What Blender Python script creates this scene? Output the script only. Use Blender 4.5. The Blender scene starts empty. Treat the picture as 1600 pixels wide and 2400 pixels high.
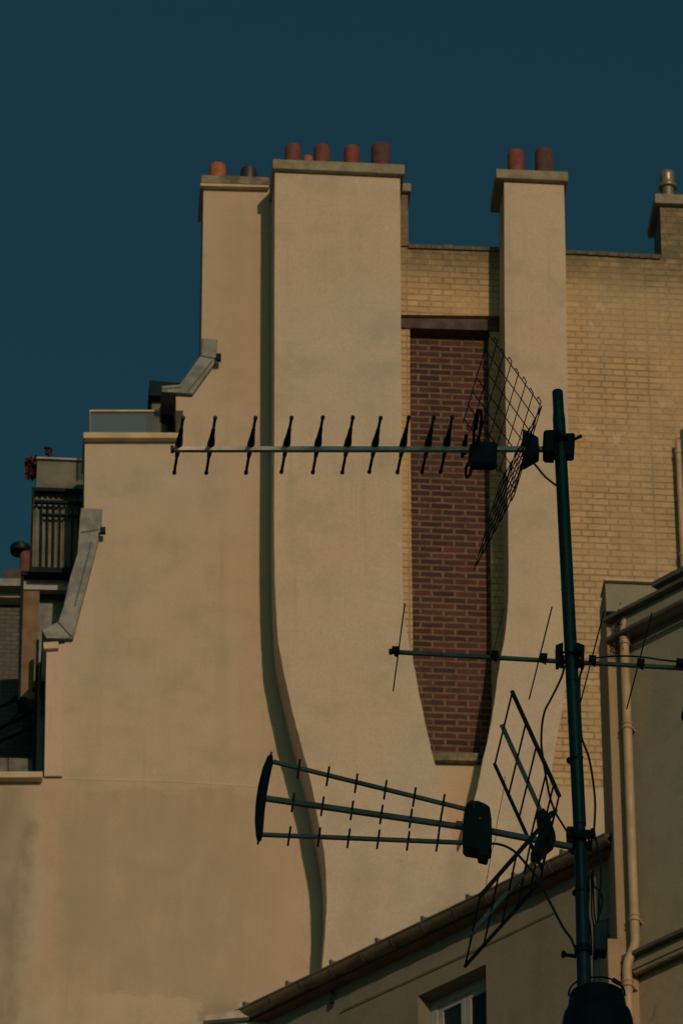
import bpy, math, random
from mathutils import Vector, Matrix
random.seed(7)
R = math.radians
C = bpy.context.scene.collection
sc = bpy.context.scene

# ------------------------------------------------------------------ camera
FPX = 12000.0; TH = R(34); CAMZ = 1.6
CAM = Vector((0, 0, CAMZ))
FW = Vector((0, math.cos(TH), math.sin(TH))); UP = Vector((0, -math.sin(TH), math.cos(TH)))
RT = Vector((1, 0, 0))
def ray(px, py):
    return FW + RT*((px-800)/FPX) + UP*((1200-py)/FPX)
def onY(px, py, Y):
    d = ray(px, py); return CAM + d*(Y/d.y)
def onZ(px, py, z):
    d = ray(px, py); return CAM + d*((z-CAMZ)/d.z)

class Frame:
    """vertical reference plane: local x along the wall, local y into the wall, z up"""
    def __init__(s, origin, ang):
        s.o = Vector((origin[0], origin[1], 0)); s.a = ang
        s.u = Vector((math.cos(ang), math.sin(ang), 0)); s.n = Vector((-math.sin(ang), math.cos(ang), 0))
    def L(s, px, py, y=0.0):
        d = ray(px, py); k = ((s.o + s.n*y - CAM).dot(s.n))/d.dot(s.n)
        p = CAM + d*k; q = p - s.o
        return Vector((q.dot(s.u), y, p.z))
    def W(s, v):
        return s.o + s.u*v[0] + s.n*v[1] + Vector((0, 0, v[2]))

# ------------------------------------------------------------------ mesh builder (world coordinates)
class MB:
    def __init__(s): s.v = []; s.f = []
    def add(s, vs, fs):
        b = len(s.v); s.v += [Vector(v) for v in vs]; s.f += [[b+i for i in f] for f in fs]; return s
    def prism(s, fr, pts, y0, y1):
        """pts: local (x,z) outline in frame fr, from depth y0 (front) to y1 (back)"""
        n = len(pts)
        a = sum(pts[i][0]*pts[(i+1) % n][1]-pts[(i+1) % n][0]*pts[i][1] for i in range(n))
        if a < 0: pts = pts[::-1]
        vs = [fr.W((p[0], y0, p[1])) for p in pts]+[fr.W((p[0], y1, p[1])) for p in pts]
        fs = [list(range(n)), list(range(2*n-1, n-1, -1))]
        fs += [[(i+1) % n, i, n+i, n+(i+1) % n] for i in range(n)]
        return s.add(vs, fs)
    def pp(s, fr, px, y0, y1, ref=None):
        """outline given in photograph pixels on the frame's plane at depth ref (default y0); ('z',x_px,z) keeps x"""
        ref = y0 if ref is None else ref; pts = []
        for p in px:
            if p[0] == 'g':
                q = fr.L(p[1], p[2], ref); pts.append((q.x, 0.0))
            else:
                q = fr.L(p[0], p[1], ref); pts.append((q.x, q.z))
        return s.prism(fr, pts, y0, y1)
    def box(s, fr, x0, x1, y0, y1, z0, z1):
        return s.prism(fr, [(x0, z0), (x1, z0), (x1, z1), (x0, z1)], y0, y1)
    def tube(s, pts, r, n=8, cap=True):
        pts = [Vector(p) for p in pts]; m = len(pts)
        rr = r if isinstance(r, (list, tuple)) else [r]*m
        vs = []; fs = []; ref = None
        for i, p in enumerate(pts):
            t = (pts[min(i+1, m-1)]-pts[max(i-1, 0)]).normalized()
            if ref is None:
                ref = t.cross(Vector((0, 0, 1)))
                if ref.length < .05: ref = t.cross(Vector((1, 0, 0)))
            ref = (ref - t*ref.dot(t)).normalized(); b = t.cross(ref)
            for k in range(n):
                a = 2*math.pi*k/n
                vs.append(p+(ref*math.cos(a)+b*math.sin(a))*rr[i])
        for i in range(m-1):
            for k in range(n):
                k2 = (k+1) % n
                fs.append([i*n+k, i*n+k2, (i+1)*n+k2, (i+1)*n+k])
        if cap: fs += [list(range(n-1, -1, -1)), [(m-1)*n+k for k in range(n)]]
        return s.add(vs, fs)
    def bar(s, a, b, w, h, up=Vector((0, 0, 1)), w2=None, h2=None):
        a = Vector(a); b = Vector(b); t = (b-a).normalized()
        x = t.cross(up).normalized(); y = x.cross(t)
        w2 = w if w2 is None else w2; h2 = h if h2 is None else h2
        vs = [a+x*i*w/2+y*j*h/2 for i, j in ((-1, -1), (1, -1), (1, 1), (-1, 1))]
        vs += [b+x*i*w2/2+y*j*h2/2 for i, j in ((-1, -1), (1, -1), (1, 1), (-1, 1))]
        return s.add(vs, [[0, 1, 2, 3][::-1], [4, 5, 6, 7], [0, 1, 5, 4], [1, 2, 6, 5], [2, 3, 7, 6], [3, 0, 4, 7]])
    def lathe(s, base, prof, n=28, axis=Vector((0, 0, 1))):
        """prof: (radius, height) pairs"""
        axis = axis.normalized(); x = axis.cross(Vector((0, 1, 0)))
        x.normalize(); y = axis.cross(x); m = len(prof); vs = []; fs = []
        for r, h in prof:
            for k in range(n):
                a = 2*math.pi*k/n
                vs.append(Vector(base)+axis*h+(x*math.cos(a)+y*math.sin(a))*max(r, 1e-4))
        for i in range(m-1):
            for k in range(n):
                k2 = (k+1) % n
                fs.append([i*n+k, i*n+k2, (i+1)*n+k2, (i+1)*n+k])
        fs += [list(range(n-1, -1, -1)), [(m-1)*n+k for k in range(n)]]
        return s.add(vs, fs)
    def slab(s, pts, off):
        """flat polygon of world points thickened by vector off"""
        n = len(pts); off = Vector(off)
        vs = [Vector(p)-off/2 for p in pts]+[Vector(p)+off/2 for p in pts]
        return s.add(vs, [list(range(n))[::-1], [n+i for i in range(n)]]+[[i, (i+1) % n, n+(i+1) % n, n+i] for i in range(n)])

def smooth_path(pts, k=6):
    pts = [Vector(p) for p in pts]; out = []
    P = [pts[0]*2-pts[1]]+pts+[pts[-1]*2-pts[-2]]
    for i in range(1, len(P)-2):
        for j in range(k):
            t = j/k; a, b, c, d = P[i-1], P[i], P[i+1], P[i+2]
            out.append(.5*((2*b)+(c-a)*t+(2*a-5*b+4*c-d)*t*t+(3*b-a-3*c+d)*t**3))
    out.append(pts[-1]); return out

def obj(name, mb, mat, parent=None, smooth=False, bevel=0, label=None, at=None, rot=0):
    me = bpy.data.meshes.new(name)
    M = Matrix.Identity(4)
    if parent is not None:
        rt = parent if parent.parent is None else parent.parent
        M = Matrix.LocRotScale(rt.location, rt.rotation_euler, None)
    elif at is not None:
        M = Matrix.LocRotScale(Vector(at), Matrix.Rotation(rot, 3, 'Z').to_euler(), None)
    Mi = M.inverted()
    me.from_pydata([Mi @ v for v in mb.v], [], mb.f); me.update()
    import bmesh
    bm = bmesh.new(); bm.from_mesh(me); bmesh.ops.recalc_face_normals(bm, faces=bm.faces); bm.to_mesh(me); bm.free()
    me.materials.append(mat)
    o = bpy.data.objects.new(name, me); C.objects.link(o)
    if parent is not None: o.parent = parent
    elif at is not None: o.location = M.translation; o.rotation_euler = (0, 0, rot)
    if smooth:
        for p in me.polygons: p.use_smooth = True
        try: me.set_sharp_from_angle(angle=R(40))
        except Exception: pass
    if bevel:
        b = o.modifiers.new('bevel', 'BEVEL'); b.width = bevel; b.segments = 2; b.limit_method = 'ANGLE'
    if label: o['label'] = label
    return o
def thing(name, label, cat, loc, rot=0, group=None):
    o = bpy.data.objects.new(name, None); C.objects.link(o); o.empty_display_size = .2
    o.location = loc; o.rotation_euler = (0, 0, rot); o['label'] = label; o['category'] = cat
    if group: o['group'] = group
    return o
def tag(o, label, cat, group=None):
    o['label'] = label; o['category'] = cat
    if group: o['group'] = group
    return o

# ------------------------------------------------------------------ materials
class NT:
    def __init__(s, name):
        s.m = bpy.data.materials.new(name); s.m.use_nodes = True; s.t = s.m.node_tree
        s.b = s.t.nodes['Principled BSDF']; s.tc = s.n('ShaderNodeTexCoord')
    def n(s, typ, **kw):
        x = s.t.nodes.new(typ)
        for k, v in kw.items(): setattr(x, k, v)
        return x
    def l(s, a, b): s.t.links.new(a, b)
    def mapping(s, scale=(1, 1, 1), loc=(0, 0, 0), rot=(0, 0, 0), src=None):
        m = s.n('ShaderNodeMapping'); s.l(src or s.tc.outputs['Object'], m.inputs[0])
        m.inputs['Scale'].default_value = scale; m.inputs['Location'].default_value = loc; m.inputs['Rotation'].default_value = rot
        return m.outputs[0]
    def noise(s, scale, vec=None, detail=4, rough=.55):
        x = s.n('ShaderNodeTexNoise'); s.l(vec or s.tc.outputs['Object'], x.inputs['Vector'])
        x.inputs['Scale'].default_value = scale; x.inputs['Detail'].default_value = detail; x.inputs['Roughness'].default_value = rough
        return x.outputs['Fac']
    def ramp(s, fac, a, b, ca=0.0, cb=1.0):
        x = s.n('ShaderNodeMapRange'); s.l(fac, x.inputs[0]); x.interpolation_type = 'SMOOTHSTEP'
        x.inputs[1].default_value = a; x.inputs[2].default_value = b; x.inputs[3].default_value = ca; x.inputs[4].default_value = cb
        return x.outputs[0]
    def mix(s, fac, a, b, mode='MIX'):
        x = s.n('ShaderNodeMix', data_type='RGBA', blend_type=mode)
        for i, v in ((0, fac), (6, a), (7, b)):
            if isinstance(v, (int, float)): x.inputs[i].default_value = v
            elif isinstance(v, tuple): x.inputs[i].default_value = (*v, 1) if len(v) == 3 else v
            else: s.l(v, x.inputs[i])
        return x.outputs[2]
    def math(s, op, a, b=0.0):
        x = s.n('ShaderNodeMath', operation=op)
        for i, v in ((0, a), (1, b)):
            if isinstance(v, (int, float)): x.inputs[i].default_value = v
            else: s.l(v, x.inputs[i])
        return x.outputs[0]
    def sep(s):
        if not hasattr(s, '_sp'):
            s._sp = s.n('ShaderNodeSeparateXYZ'); s.l(s.tc.outputs['Object'], s._sp.inputs[0])
        return s._sp.outputs
    def patch(s, x0, x1, z0, z1, sx, sz, wob=None):
        """soft-edged rectangle mask on the wall (x along, z up)"""
        o = s.sep(); X = o[0]; Z = o[2]
        if wob is not None:
            X = s.math('ADD', X, s.math('MULTIPLY', s.math('SUBTRACT', wob, .5), .6))
            Z = s.math('ADD', Z, s.math('MULTIPLY', s.math('SUBTRACT', wob, .5), .6))
        a = s.math('MULTIPLY', s.ramp(X, x0-sx, x0+sx), s.ramp(X, x1-sx, x1+sx, 1, 0))
        b = s.math('MULTIPLY', s.ramp(Z, z0-sz, z0+sz), s.ramp(Z, z1-sz, z1+sz, 1, 0))
        return s.math('MULTIPLY', a, b)
    def bump(s, h, strength=.3, dist=.01):
        x = s.n('ShaderNodeBump'); s.l(h, x.inputs['Height']); x.inputs['Strength'].default_value = strength
        x.inputs['Distance'].default_value = dist; s.l(x.outputs[0], s.b.inputs['Normal'])
    def fin(s, col, rough=.8, metal=0.0, spec=None):
        if isinstance(col, tuple): s.b.inputs['Base Color'].default_value = (*col, 1)
        else: s.l(col, s.b.inputs['Base Color'])
        if isinstance(rough, (int, float)): s.b.inputs['Roughness'].default_value = rough
        else: s.l(rough, s.b.inputs['Roughness'])
        s.b.inputs['Metallic'].default_value = metal
        if spec is not None: s.b.inputs['Specular IOR Level'].default_value = spec
        return s.m

def plaster(name, c, var=.10, dark=(.60, .66, .62), warm=(1.05, .98, .90), patches=(), streak=.25):
    t = NT(name)
    big = t.noise(.55, detail=3); mid = t.noise(2.6, detail=5, rough=.6); fine = t.noise(55, detail=3, rough=.7)
    st = t.noise(1.0, t.mapping(scale=(3.2, 3.2, .22)), detail=4)
    dk = tuple(c[i]*dark[i] for i in range(3)); wm = tuple(min(1, c[i]*warm[i]) for i in range(3))
    col = t.mix(t.ramp(big, .35, .65), c, wm)
    col = t.mix(t.ramp(mid, .42, .72, 0, .42), col, dk)
    col = t.mix(t.ramp(st, .5, .8, 0, streak), col, dk)
    lt = tuple(min(1, x*1.12) for x in c)
    col = t.mix(t.ramp(t.noise(1.3, t.mapping(loc=(7, 3, 9)), detail=5), .55, .8, 0, .5), col, lt)
    # thin rain streaks, small pale repairs and sparse dark specks
    s2 = t.noise(1.0, t.mapping(scale=(11, 11, .5), loc=(2, 2, 2)), detail=3)
    col = t.mix(t.math('MULTIPLY', t.ramp(s2, .56, .74, 0, .30), t.ramp(big, .4, .6)), col, dk)
    sp2 = t.noise(7, t.mapping(scale=(1, 1, .6), loc=(4, 4, 1)), detail=2)
    col = t.mix(t.ramp(sp2, .72, .76, 0, .35), col, tuple(min(1, x*1.25) for x in c))
    sp3 = t.noise(9, t.mapping(loc=(8, 1, 6)), detail=3)
    col = t.mix(t.ramp(sp3, .70, .76, 0, .35), col, tuple(x*.55 for x in c))
    for (x0, x1, z0, z1, sx, sz, cc, k) in patches:
        m = t.math('MULTIPLY', t.patch(x0, x1, z0, z1, sx, sz, wob=mid), t.ramp(t.noise(5, t.mapping(scale=(1, 1, .35)), detail=5), .25, .65, k*.45, k))
        col = t.mix(m, col, cc)
    col = t.mix(t.ramp(fine, .3, .7, 0, .34), col, tuple(x*.6 for x in c))
    h = t.math('ADD', t.math('MULTIPLY', mid, 2.0), t.math('MULTIPLY', fine, .4))
    t.bump(h, .35, .012)
    return t.fin(col, .92, spec=.15)

def brickmat(name, c1, c2, mortar, w=.22, h=.075, squash=1.0, freq=2, joint=.011, top_dirt=None, worn=0.0, grime=(.10, .10, .07), vj=.6, tint=False):
    t = NT(name)
    v = t.mapping(rot=(R(-90), 0, 0))
    sp = t.sep(); cb = t.n('ShaderNodeCombineXYZ')
    wob = t.noise(9, detail=2)
    t.l(t.math('ADD', sp[0], t.math('MULTIPLY', wob, .012)), cb.inputs[0]); t.l(t.math('ADD', sp[2], t.math('MULTIPLY', wob, .010)), cb.inputs[1])
    b = t.n('ShaderNodeTexBrick'); t.l(cb.outputs[0], b.inputs['Vector'])
    b.offset = .5; b.offset_frequency = 2; b.squash = squash; b.squash_frequency = freq
    b.inputs['Color1'].default_value = (0, 0, 0, 1); b.inputs['Color2'].default_value = (1, 1, 1, 1); b.inputs['Mortar'].default_value = (.5, .5, .5, 1)
    b.inputs['Scale'].default_value = 1; b.inputs['Mortar Size'].default_value = joint; b.inputs['Mortar Smooth'].default_value = .35
    b.inputs['Bias'].default_value = 0; b.inputs['Brick Width'].default_value = w; b.inputs['Row Height'].default_value = h
    col = t.mix(b.outputs['Color'], c1, c2)
    n1 = t.noise(30, detail=4); n2 = t.noise(1.1, detail=4); n3 = t.noise(6, detail=4)
    col = t.mix(t.ramp(n3, .35, .75, 0, .45), col, tuple(x*.68 for x in c1))
    mort = t.mix(t.ramp(n3, .4, .7), mortar, tuple(x*.72 for x in mortar))
    fr = t.math('FRACT', t.math('DIVIDE', t.math('ADD', sp[2], t.math('MULTIPLY', wob, .010)), h))
    hm = t.math('MAXIMUM', t.ramp(fr, .05, .15, 1, 0), t.ramp(fr, .85, .95, 0, 1))
    fac = t.math('MAXIMUM', t.math('MULTIPLY', b.outputs['Fac'], vj), hm)
    if worn:
        fac = t.math('MULTIPLY', fac, t.ramp(n2, .42, .62, 1, 1-worn))
    col = t.mix(fac, col, mort)
    if worn:
        col = t.mix(t.ramp(n2, .5, .72, 0, .55*worn), col, tuple(x*1.05 for x in mortar) if worn < .5 else tuple(.5*(c1[i]+c2[i]) for i in range(3)))
    if tint:
        big = t.noise(.45, t.mapping(loc=(3, 1, 5)), detail=4)
        col = t.mix(t.ramp(big, .40, .62, 0, .6), col, t.mix(1.0, col, (.82, .96, 1.05), 'MULTIPLY'))
        for (x0, x1, ya, yb, k) in ((1395, 1660, 830, 660, .8), (1470, 1620, 1120, 960, .35), (1320, 1400, 1010, 900, .3)):
            pm = t.patch(lx(x0, ya), lx(x1, ya), fz(x0, ya), fz(x0, yb), .25, .12, wob=n3)
            col = t.mix(t.math('MULTIPLY', pm, t.ramp(n3, .3, .7, .25*k, k)), col, (.46, .375, .245))
        sp1 = t.noise(4.5, t.mapping(loc=(1, 9, 2)), detail=5)
        col = t.mix(t.ramp(sp1, .66, .72, 0, .6), col, (.62, .54, .38))
    if top_dirt:
        z0, z1 = top_dirt
        col = t.mix(t.math('MULTIPLY', t.ramp(sp[2], z0, z1), t.ramp(n3, .2, .6, .35, .85)), col, grime)
    col = t.mix(t.ramp(n1, .35, .7, 0, .3), col, tuple(x*.6 for x in c1))
    hh = t.math('SUBTRACT', t.math('MULTIPLY', n1, .35), b.outputs['Fac'])
    t.bump(hh, .7, .008)
    return t.fin(col, .9, spec=.15)

def simple(name, c, rough=.6, metal=0.0, var=.25, scale=6, bump=.1, spec=None, c2=None):
    t = NT(name)
    a = t.noise(scale, detail=5); b = t.noise(scale*9, detail=3)
    col = t.mix(t.ramp(a, .35, .7, 0, 1), c, c2 or tuple(x*(1-var) for x in c))
    col = t.mix(t.ramp(b, .4, .75, 0, .35), col, tuple(x*(1-var*1.3) for x in c))
    if bump: t.bump(b, bump, .004)
    return t.fin(col, t.ramp(a, .3, .7, max(0, rough-.08), min(1, rough+.1)), metal, spec)

PLA = (.62, .475, .345)
# ------------------------------------------------------------------ reference planes
PSI = R(4.3)
FA = Frame((0, 41.45), PSI)
def fz(px, py, y=0): return FA.L(px, py, y).z
def fx(px, py, y=0): return FA.L(px, py, y).x

M = {}
lx = lambda px, py: fx(px, py)
M['wall'] = plaster('aged_render', (.55, .465, .355), streak=.42, patches=(
    (lx(-400, 2100), lx(62, 2100), fz(0, 2700), fz(0, 1835), .10, .10, (.30, .255, .175), .9),
    (lx(95, 2100), lx(150, 2100), fz(0, 2250), fz(0, 1835), .08, .35, (.60, .41, .29), .75),
    (lx(135, 2100), lx(235, 2100), fz(0, 2240), fz(0, 1880), .10, .25, (.40, .325, .215), .6),
    (lx(476, 2350), lx(560, 2350), fz(0, 2385), fz(0, 2322), .03, .12, (.30, .25, .18), .85),
    (lx(990, 1850), lx(1140, 1850), fz(0, 1990), fz(0, 1780), .1, .15, (.62, .42, .27), .75),
    (lx(150, 2100), lx(640, 2100), fz(0, 2330), fz(0, 1838), .5, .04, (.44, .345, .25), .85),
    (lx(470, 600), lx(600, 600), fz(0, 900), fz(0, 440), .3, .4, (.47, .37, .235), .6),
))
M['flue'] = plaster('pale_render', (.59, .505, .395), streak=.28, patches=(
    (fx(1045, 2040, -.5), fx(1110, 2040, -.5), fz(0, 2140, -.5), fz(0, 1950, -.5), .12, .2, (.36, .31, .22), .55),
    (fx(770, 2100, -.5), fx(880, 2100, -.5), fz(0, 2250, -.5), fz(0, 2030, -.5), .2, .3, (.48, .40, .30), .5),
))
M['infill_render'] = plaster('orange_tinted_render', (.60, .43, .29), streak=.1)
M['pier'] = plaster('pinkish_render', (.62, .49, .385), streak=.08)
M['brick'] = brickmat('yellow_brick', (.54, .375, .205), (.63, .445, .25), (.29, .23, .14), squash=.55, freq=2, worn=.7, tint=True,
                      top_dirt=(fz(1400, 720), fz(1400, 590)), joint=.010)
M['redbrick'] = brickmat('red_brick', (.058, .034, .036), (.130, .054, .045), (.205, .148, .094), joint=.014, w=.225, h=.0735, worn=.12, vj=1.0)
M['stone'] = simple('weathered_stone', (.31, .29, .20), .9, var=.45, scale=7, bump=.4, c2=(.23, .20, .13))
M['copestone'] = simple('pale_coping', (.60, .50, .32), .9, var=.2, scale=5, bump=.2)
M['moss'] = simple('dirty_cement', (.12, .115, .08), .95, var=.5, scale=9, bump=.5, c2=(.33, .28, .19))
M['grimy'] = simple('grimy_tiles', (.10, .085, .055), .95, var=.5, scale=12, bump=.5, c2=(.19, .16, .10))
M['terra'] = simple('terracotta', (.19, .065, .052), .85, var=.35, scale=11, bump=.2, c2=(.125, .052, .048))
M['terradark'] = simple('sooty_terracotta', (.125, .058, .05), .9, var=.45, scale=11, bump=.3, c2=(.085, .045, .042))
M['terrared'] = simple('red_terracotta', (.23, .062, .045), .8, var=.35, scale=11, bump=.2, c2=(.15, .05, .042))
M['terra2'] = simple('orange_terracotta', (.40, .14, .065), .8, var=.3, scale=11, bump=.2, c2=(.24, .085, .05))
M['galv'] = simple('dull_galvanised', (.10, .10, .09), .45, .6, var=.4, scale=10)
M['steelcowl'] = simple('dull_metal_cowl', (.34, .28, .20), .38, .45, var=.3, scale=12)
M['zinc'] = simple('weathered_zinc', (.195, .21, .19), .55, .25, var=.35, scale=6, bump=.2, c2=(.12, .137, .13))
M['zincdark'] = simple('dark_zinc', (.13, .13, .11), .6, .2, var=.4, scale=5)
M['beam'] = simple('rusty_painted_steel', (.095, .062, .055), .8, var=.35, scale=9)
M['dark'] = simple('dark_paint', (.014, .026, .028), .85, var=.3, spec=.08)
M['slate'] = None
def slate():
    t = NT('slate_tiles'); sp = t.sep(); cb = t.n('ShaderNodeCombineXYZ'); t.l(sp[0], cb.inputs[0]); t.l(sp[2], cb.inputs[1])
    b = t.n('ShaderNodeTexBrick'); t.l(cb.outputs[0], b.inputs['Vector']); b.inputs['Scale'].default_value = 1
    b.inputs['Brick Width'].default_value = .14; b.inputs['Row Height'].default_value = .055; b.inputs['Mortar Size'].default_value = .006
    b.inputs['Color1'].default_value = (.045, .045, .04, 1); b.inputs['Color2'].default_value = (.07, .066, .055, 1); b.inputs['Mortar'].default_value = (.02, .02, .02, 1)
    t.bump(t.math('SUBTRACT', 1, b.outputs['Fac']), .5, .01)
    return t.fin(b.outputs['Color'], .6)
M['slate'] = slate()
M['greypanel'] = simple('grey_cladding', (.16, .16, .12), .7, var=.35, scale=4)
M['whitepaint'] = simple('grey_white_paint', (.36, .36, .33), .6, var=.2)
M['winpaint'] = simple('grey_window_paint', (.32, .345, .325), .6, var=.2)
M['ledge'] = simple('pale_lead_flashing', (.47, .43, .36), .7, var=.3, scale=9)
M['board'] = simple('ochre_board', (.22, .15, .075), .8, var=.3)
M['glassdark'] = simple('dark_window_glass', (.012, .018, .022), .08, var=.2, bump=0)
M['towerwall'] = plaster('grey_brown_render', (.29, .285, .215), streak=.3, warm=(1.1, 1, .85))
def stained():
    t = NT('stained_render'); a = t.noise(4.5, detail=6, rough=.65); b = t.noise(14, detail=4)
    col = t.mix(t.ramp(a, .52, .66, 0, .75), (.31, .275, .18), (.10, .095, .07))
    col = t.mix(t.ramp(b, .4, .7, 0, .35), col, (.38, .34, .23)); t.bump(b, .4, .01)
    return t.fin(col, .92, spec=.1)
M['stained'] = stained()
M['towerpier'] = plaster('tan_render', (.38, .29, .19), streak=.2)
M['pipe'] = simple('tan_painted_pipe', (.48, .345, .215), .6, var=.25, scale=5)
M['gutter'] = simple('old_zinc_gutter', (.20, .17, .10), .55, .25, var=.45, scale=5, c2=(.12, .10, .065))
M['eave'] = simple('brown_eave_board', (.16, .10, .06), .85, var=.35)
M['lowwall'] = plaster('dull_brown_render', (.22, .215, .17), streak=.3)
M['alu'] = simple('dull_aluminium', (.60, .55, .46), .5, .2, var=.3, scale=12)
M['alud'] = simple('weathered_aluminium', (.23, .215, .18), .55, .0, var=.3, scale=12)
M['blk'] = simple('black_plastic', (.003, .011, .019), .55, var=.3, scale=14, spec=.25)
M['rod'] = simple('blackened_rod', (.012, .020, .020), .5, .2, var=.35, scale=20)
M['mast'] = simple('dark_green_painted_steel', (.020, .080, .058), .28, .45, var=.35, scale=9, bump=.15)
M['mastlow'] = simple('bare_dark_steel', (.022, .058, .062), .35, .3, var=.35, scale=9, bump=.15)
M['cable'] = simple('black_cable', (.008, .016, .017), .5, var=.2)
M['box'] = simple('dark_box_plastic', (.006, .024, .030), .5, var=.3)
M['weed'] = simple('dry_weeds', (.055, .05, .03), .9, var=.4, scale=30)
M['ground'] = simple('pale_bounce_ground', (.21, .24, .25), .9, var=.3, scale=2)  # unseen ground, paleness added to bounce fill light onto the walls
M['red'] = simple('red_petals', (.17, .018, .04), .7, var=.4, scale=40)
M['leaf'] = simple('leaves', (.05, .07, .03), .7, var=.4, scale=30)
def glass():
    t = NT('tinted_rail_glass'); t.b.inputs['Alpha'].default_value = .42
    return t.fin((.13, .17, .18), .3)
M['glass'] = glass()

# ------------------------------------------------------------------ ground
g = MB(); S = 400
g.add([(-S, -S, 0), (S, -S, 0), (S, S, 0), (-S, S, 0)], [[0, 1, 2, 3]])
go = obj('ground', g, M['ground']); go['kind'] = 'structure'; go['label'] = 'unseen ground far below the roofs, made pale to bounce light up'

# ================================================================== RENDERED BUILDING (left wall, flues, stacks)
A = thing('apartment_building', 'beige rendered party wall with two tall curved chimney breasts', 'building', FA.o, PSI)
m = MB()
TK = .5
wallpx = [(477, 434), (700, 444), (700, 1786), (1250, 1796), (1250, 1848), (1500, 1850), ('g', 1500, 2400), ('g', -500, 2400),
          (-500, 1820), (106, 1822), (112, 1516), (152, 1508), (152, 1490), (178, 1385), (196, 1300), (199, 1028), (414, 1028), (412, 930), (424, 905), (473, 832), (472, 790)]
m.pp(FA, wallpx, 0, TK)
# plaster panel between the flues, under the brick niche
wall = obj('rendered_wall', m, M['wall'], A)
# corner pier, pinkish, stands a little proud
m = MB(); m.pp(FA, [(109, 1520), (144, 1517), (145, 1819), (104, 1819)], -.035, TK-.02)
obj('corner_pier', m, M['pier'], A)
m = MB(); m.pp(FA, [(101, 1505), (137, 1503), (138, 1519), (102, 1521)], -.08, TK)
obj('coping', m, M['copestone'], A, bevel=.008)
m = MB(); m.pp(FA, [(-500, 1808), (100, 1808), (100, 1822), (-500, 1826)], -.10, TK+.05)
obj('coping', m, M['copestone'], A, bevel=.008)
m = MB(); m.pp(FA, [(195, 1012), (424, 1013), (424, 1026), (195, 1026)], -.08, TK+.05)
obj('coping', m, M['copestone'], A, bevel=.008)
# horizontal render joint
m = MB(); m.pp(FA, [(148, 1822), (400, 1829), (610, 1842), (610, 1846), (400, 1833), (148, 1827)], -.003, .02)
obj('render_joint', m, M['flue'], A)
# zinc flashings
def flashing(px, seams, knob):
    m = MB(); m.pp(FA, px, -.05, TK+.04); f = obj('zinc_flashing', m, M['zinc'], A, bevel=.006)
    for a, b in seams:
        s_ = MB(); s_.tube([FA.W(FA.L(*a, -.052)), FA.W(FA.L(*b, -.052))], .009, 6); obj('seam', s_, M['zinc'], f)
    k = MB(); k.bar(FA.W(FA.L(knob[0], knob[1], -.10)), FA.W(FA.L(knob[2], knob[3], -.10)), .05, .05); obj('clip', k, M['dark'], f)
    return f
flashing([(470, 792), (510, 795), (507, 830), (505, 848), (452, 922), (379, 918), (379, 904), (421, 900), (470, 832), (470, 812)],
         [((471, 833), (507, 840)), ((497, 846), (440, 918)), ((474, 795), (472, 828)), ((381, 911), (425, 907))], (512, 831, 512, 845))
flashing([(190, 1190), (240, 1193), (238, 1238), (234, 1255), (209, 1352), (171, 1497), (108, 1496), (98, 1476), (136, 1457), (148, 1424), (164, 1352), (181, 1298), (187, 1210)],
         [((190, 1248), (237, 1240)), ((215, 1270), (176, 1420)), ((136, 1458), (168, 1492))], (241, 1238, 241, 1250))
# concealed body of the house behind the wall
m = MB(); m.pp(FA, [(640, 1250), (1900, 1260), ('g', 1900, 2000), ('g', 640, 2000)], TK+.01, 9, ref=.5)
obj('rear_wing', m, M['wall'], A)

# main curved flue
D = -.5
main_l = [(644, 402), (643, 700), (643, 1000), (642, 1200), (644, 1360), (648, 1440), (653, 1510), (668, 1590), (686, 1673), (703, 1735), (719, 1796), (735, 1865), (748, 1935),
          (760, 2001), (764, 2060), (765, 2110), (764, 2150), (758, 2237), (751, 2296), (744, 2380)]
main_r = [(937, 402), (939, 700), (941, 1000), (942, 1250), (943, 1380), (948, 1450), (958, 1510), (969, 1554), (985, 1640), (1003, 1726), (1016, 1781), (1036, 1860), (1050, 1930), (1072, 2000)]
def dens(pts, k=4):
    return [(v.x, v.y) for v in smooth_path([(p[0], p[1], 0) for p in pts], k)]
def wob(pts, a=.8):
    return [(x+(random.uniform(-a, a) if 0 < i < len(pts)-1 else 0), y) for i, (x, y) in enumerate(pts)]
lft = wob(dens(main_l[3:])); lft = main_l[:3]+lft
rgt = main_r[:3]+wob(dens(main_r[3:]))
m = MB(); m.pp(FA, lft+[('g', 740, 2400), ('g', 1072, 2400)]+rgt[::-1], D, -.0005)
f1 = obj('chimney_stack', m, M['flue'], A)
f2_l = [(1181, 424), (1182, 700), (1184, 900), (1187, 1100), (1191, 1240), (1191, 1380), (1184, 1480), (1165, 1590), (1158, 1650), (1144, 1730), (1133, 1776), (1124, 1822), (1113, 1870), (1098, 1940), (1072, 2000)]
f2_r = [(1321, 430), (1325, 600), (1328, 800), (1331, 1000), (1334, 1200), (1336, 1400), (1333, 1500), (1325, 1610), (1310, 1700), (1295, 1791), (1283, 1850), (1272, 1900), (1262, 1960), (1255, 2050)]
m = MB(); m.pp(FA, f2_l[:3]+wob(dens(f2_l[3:]))+[('g', 1072, 2400), ('g', 1250, 2400)]+wob(dens(f2_r[4:]))[::-1]+f2_r[:4][::-1], D, -.0005)
# upper rear of the second flue: above the brick wall it is a free-standing stack
f2 = obj('chimney_stack', m, M['flue'], A)
# caps
m = MB(); m.pp(FA, [(639, 371), (948, 384), (948, 407), (639, 393)], D-.06, .02)
cap1 = obj('cap', m, M['stone'], f1, bevel=.01)
m = MB(); m.pp(FA, [(1162, 394), (1331, 401), (1331, 423), (1162, 415)], D-.06, .03)
cap2 = obj('cap', m, M['stone'], f2, bevel=.01)
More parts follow.
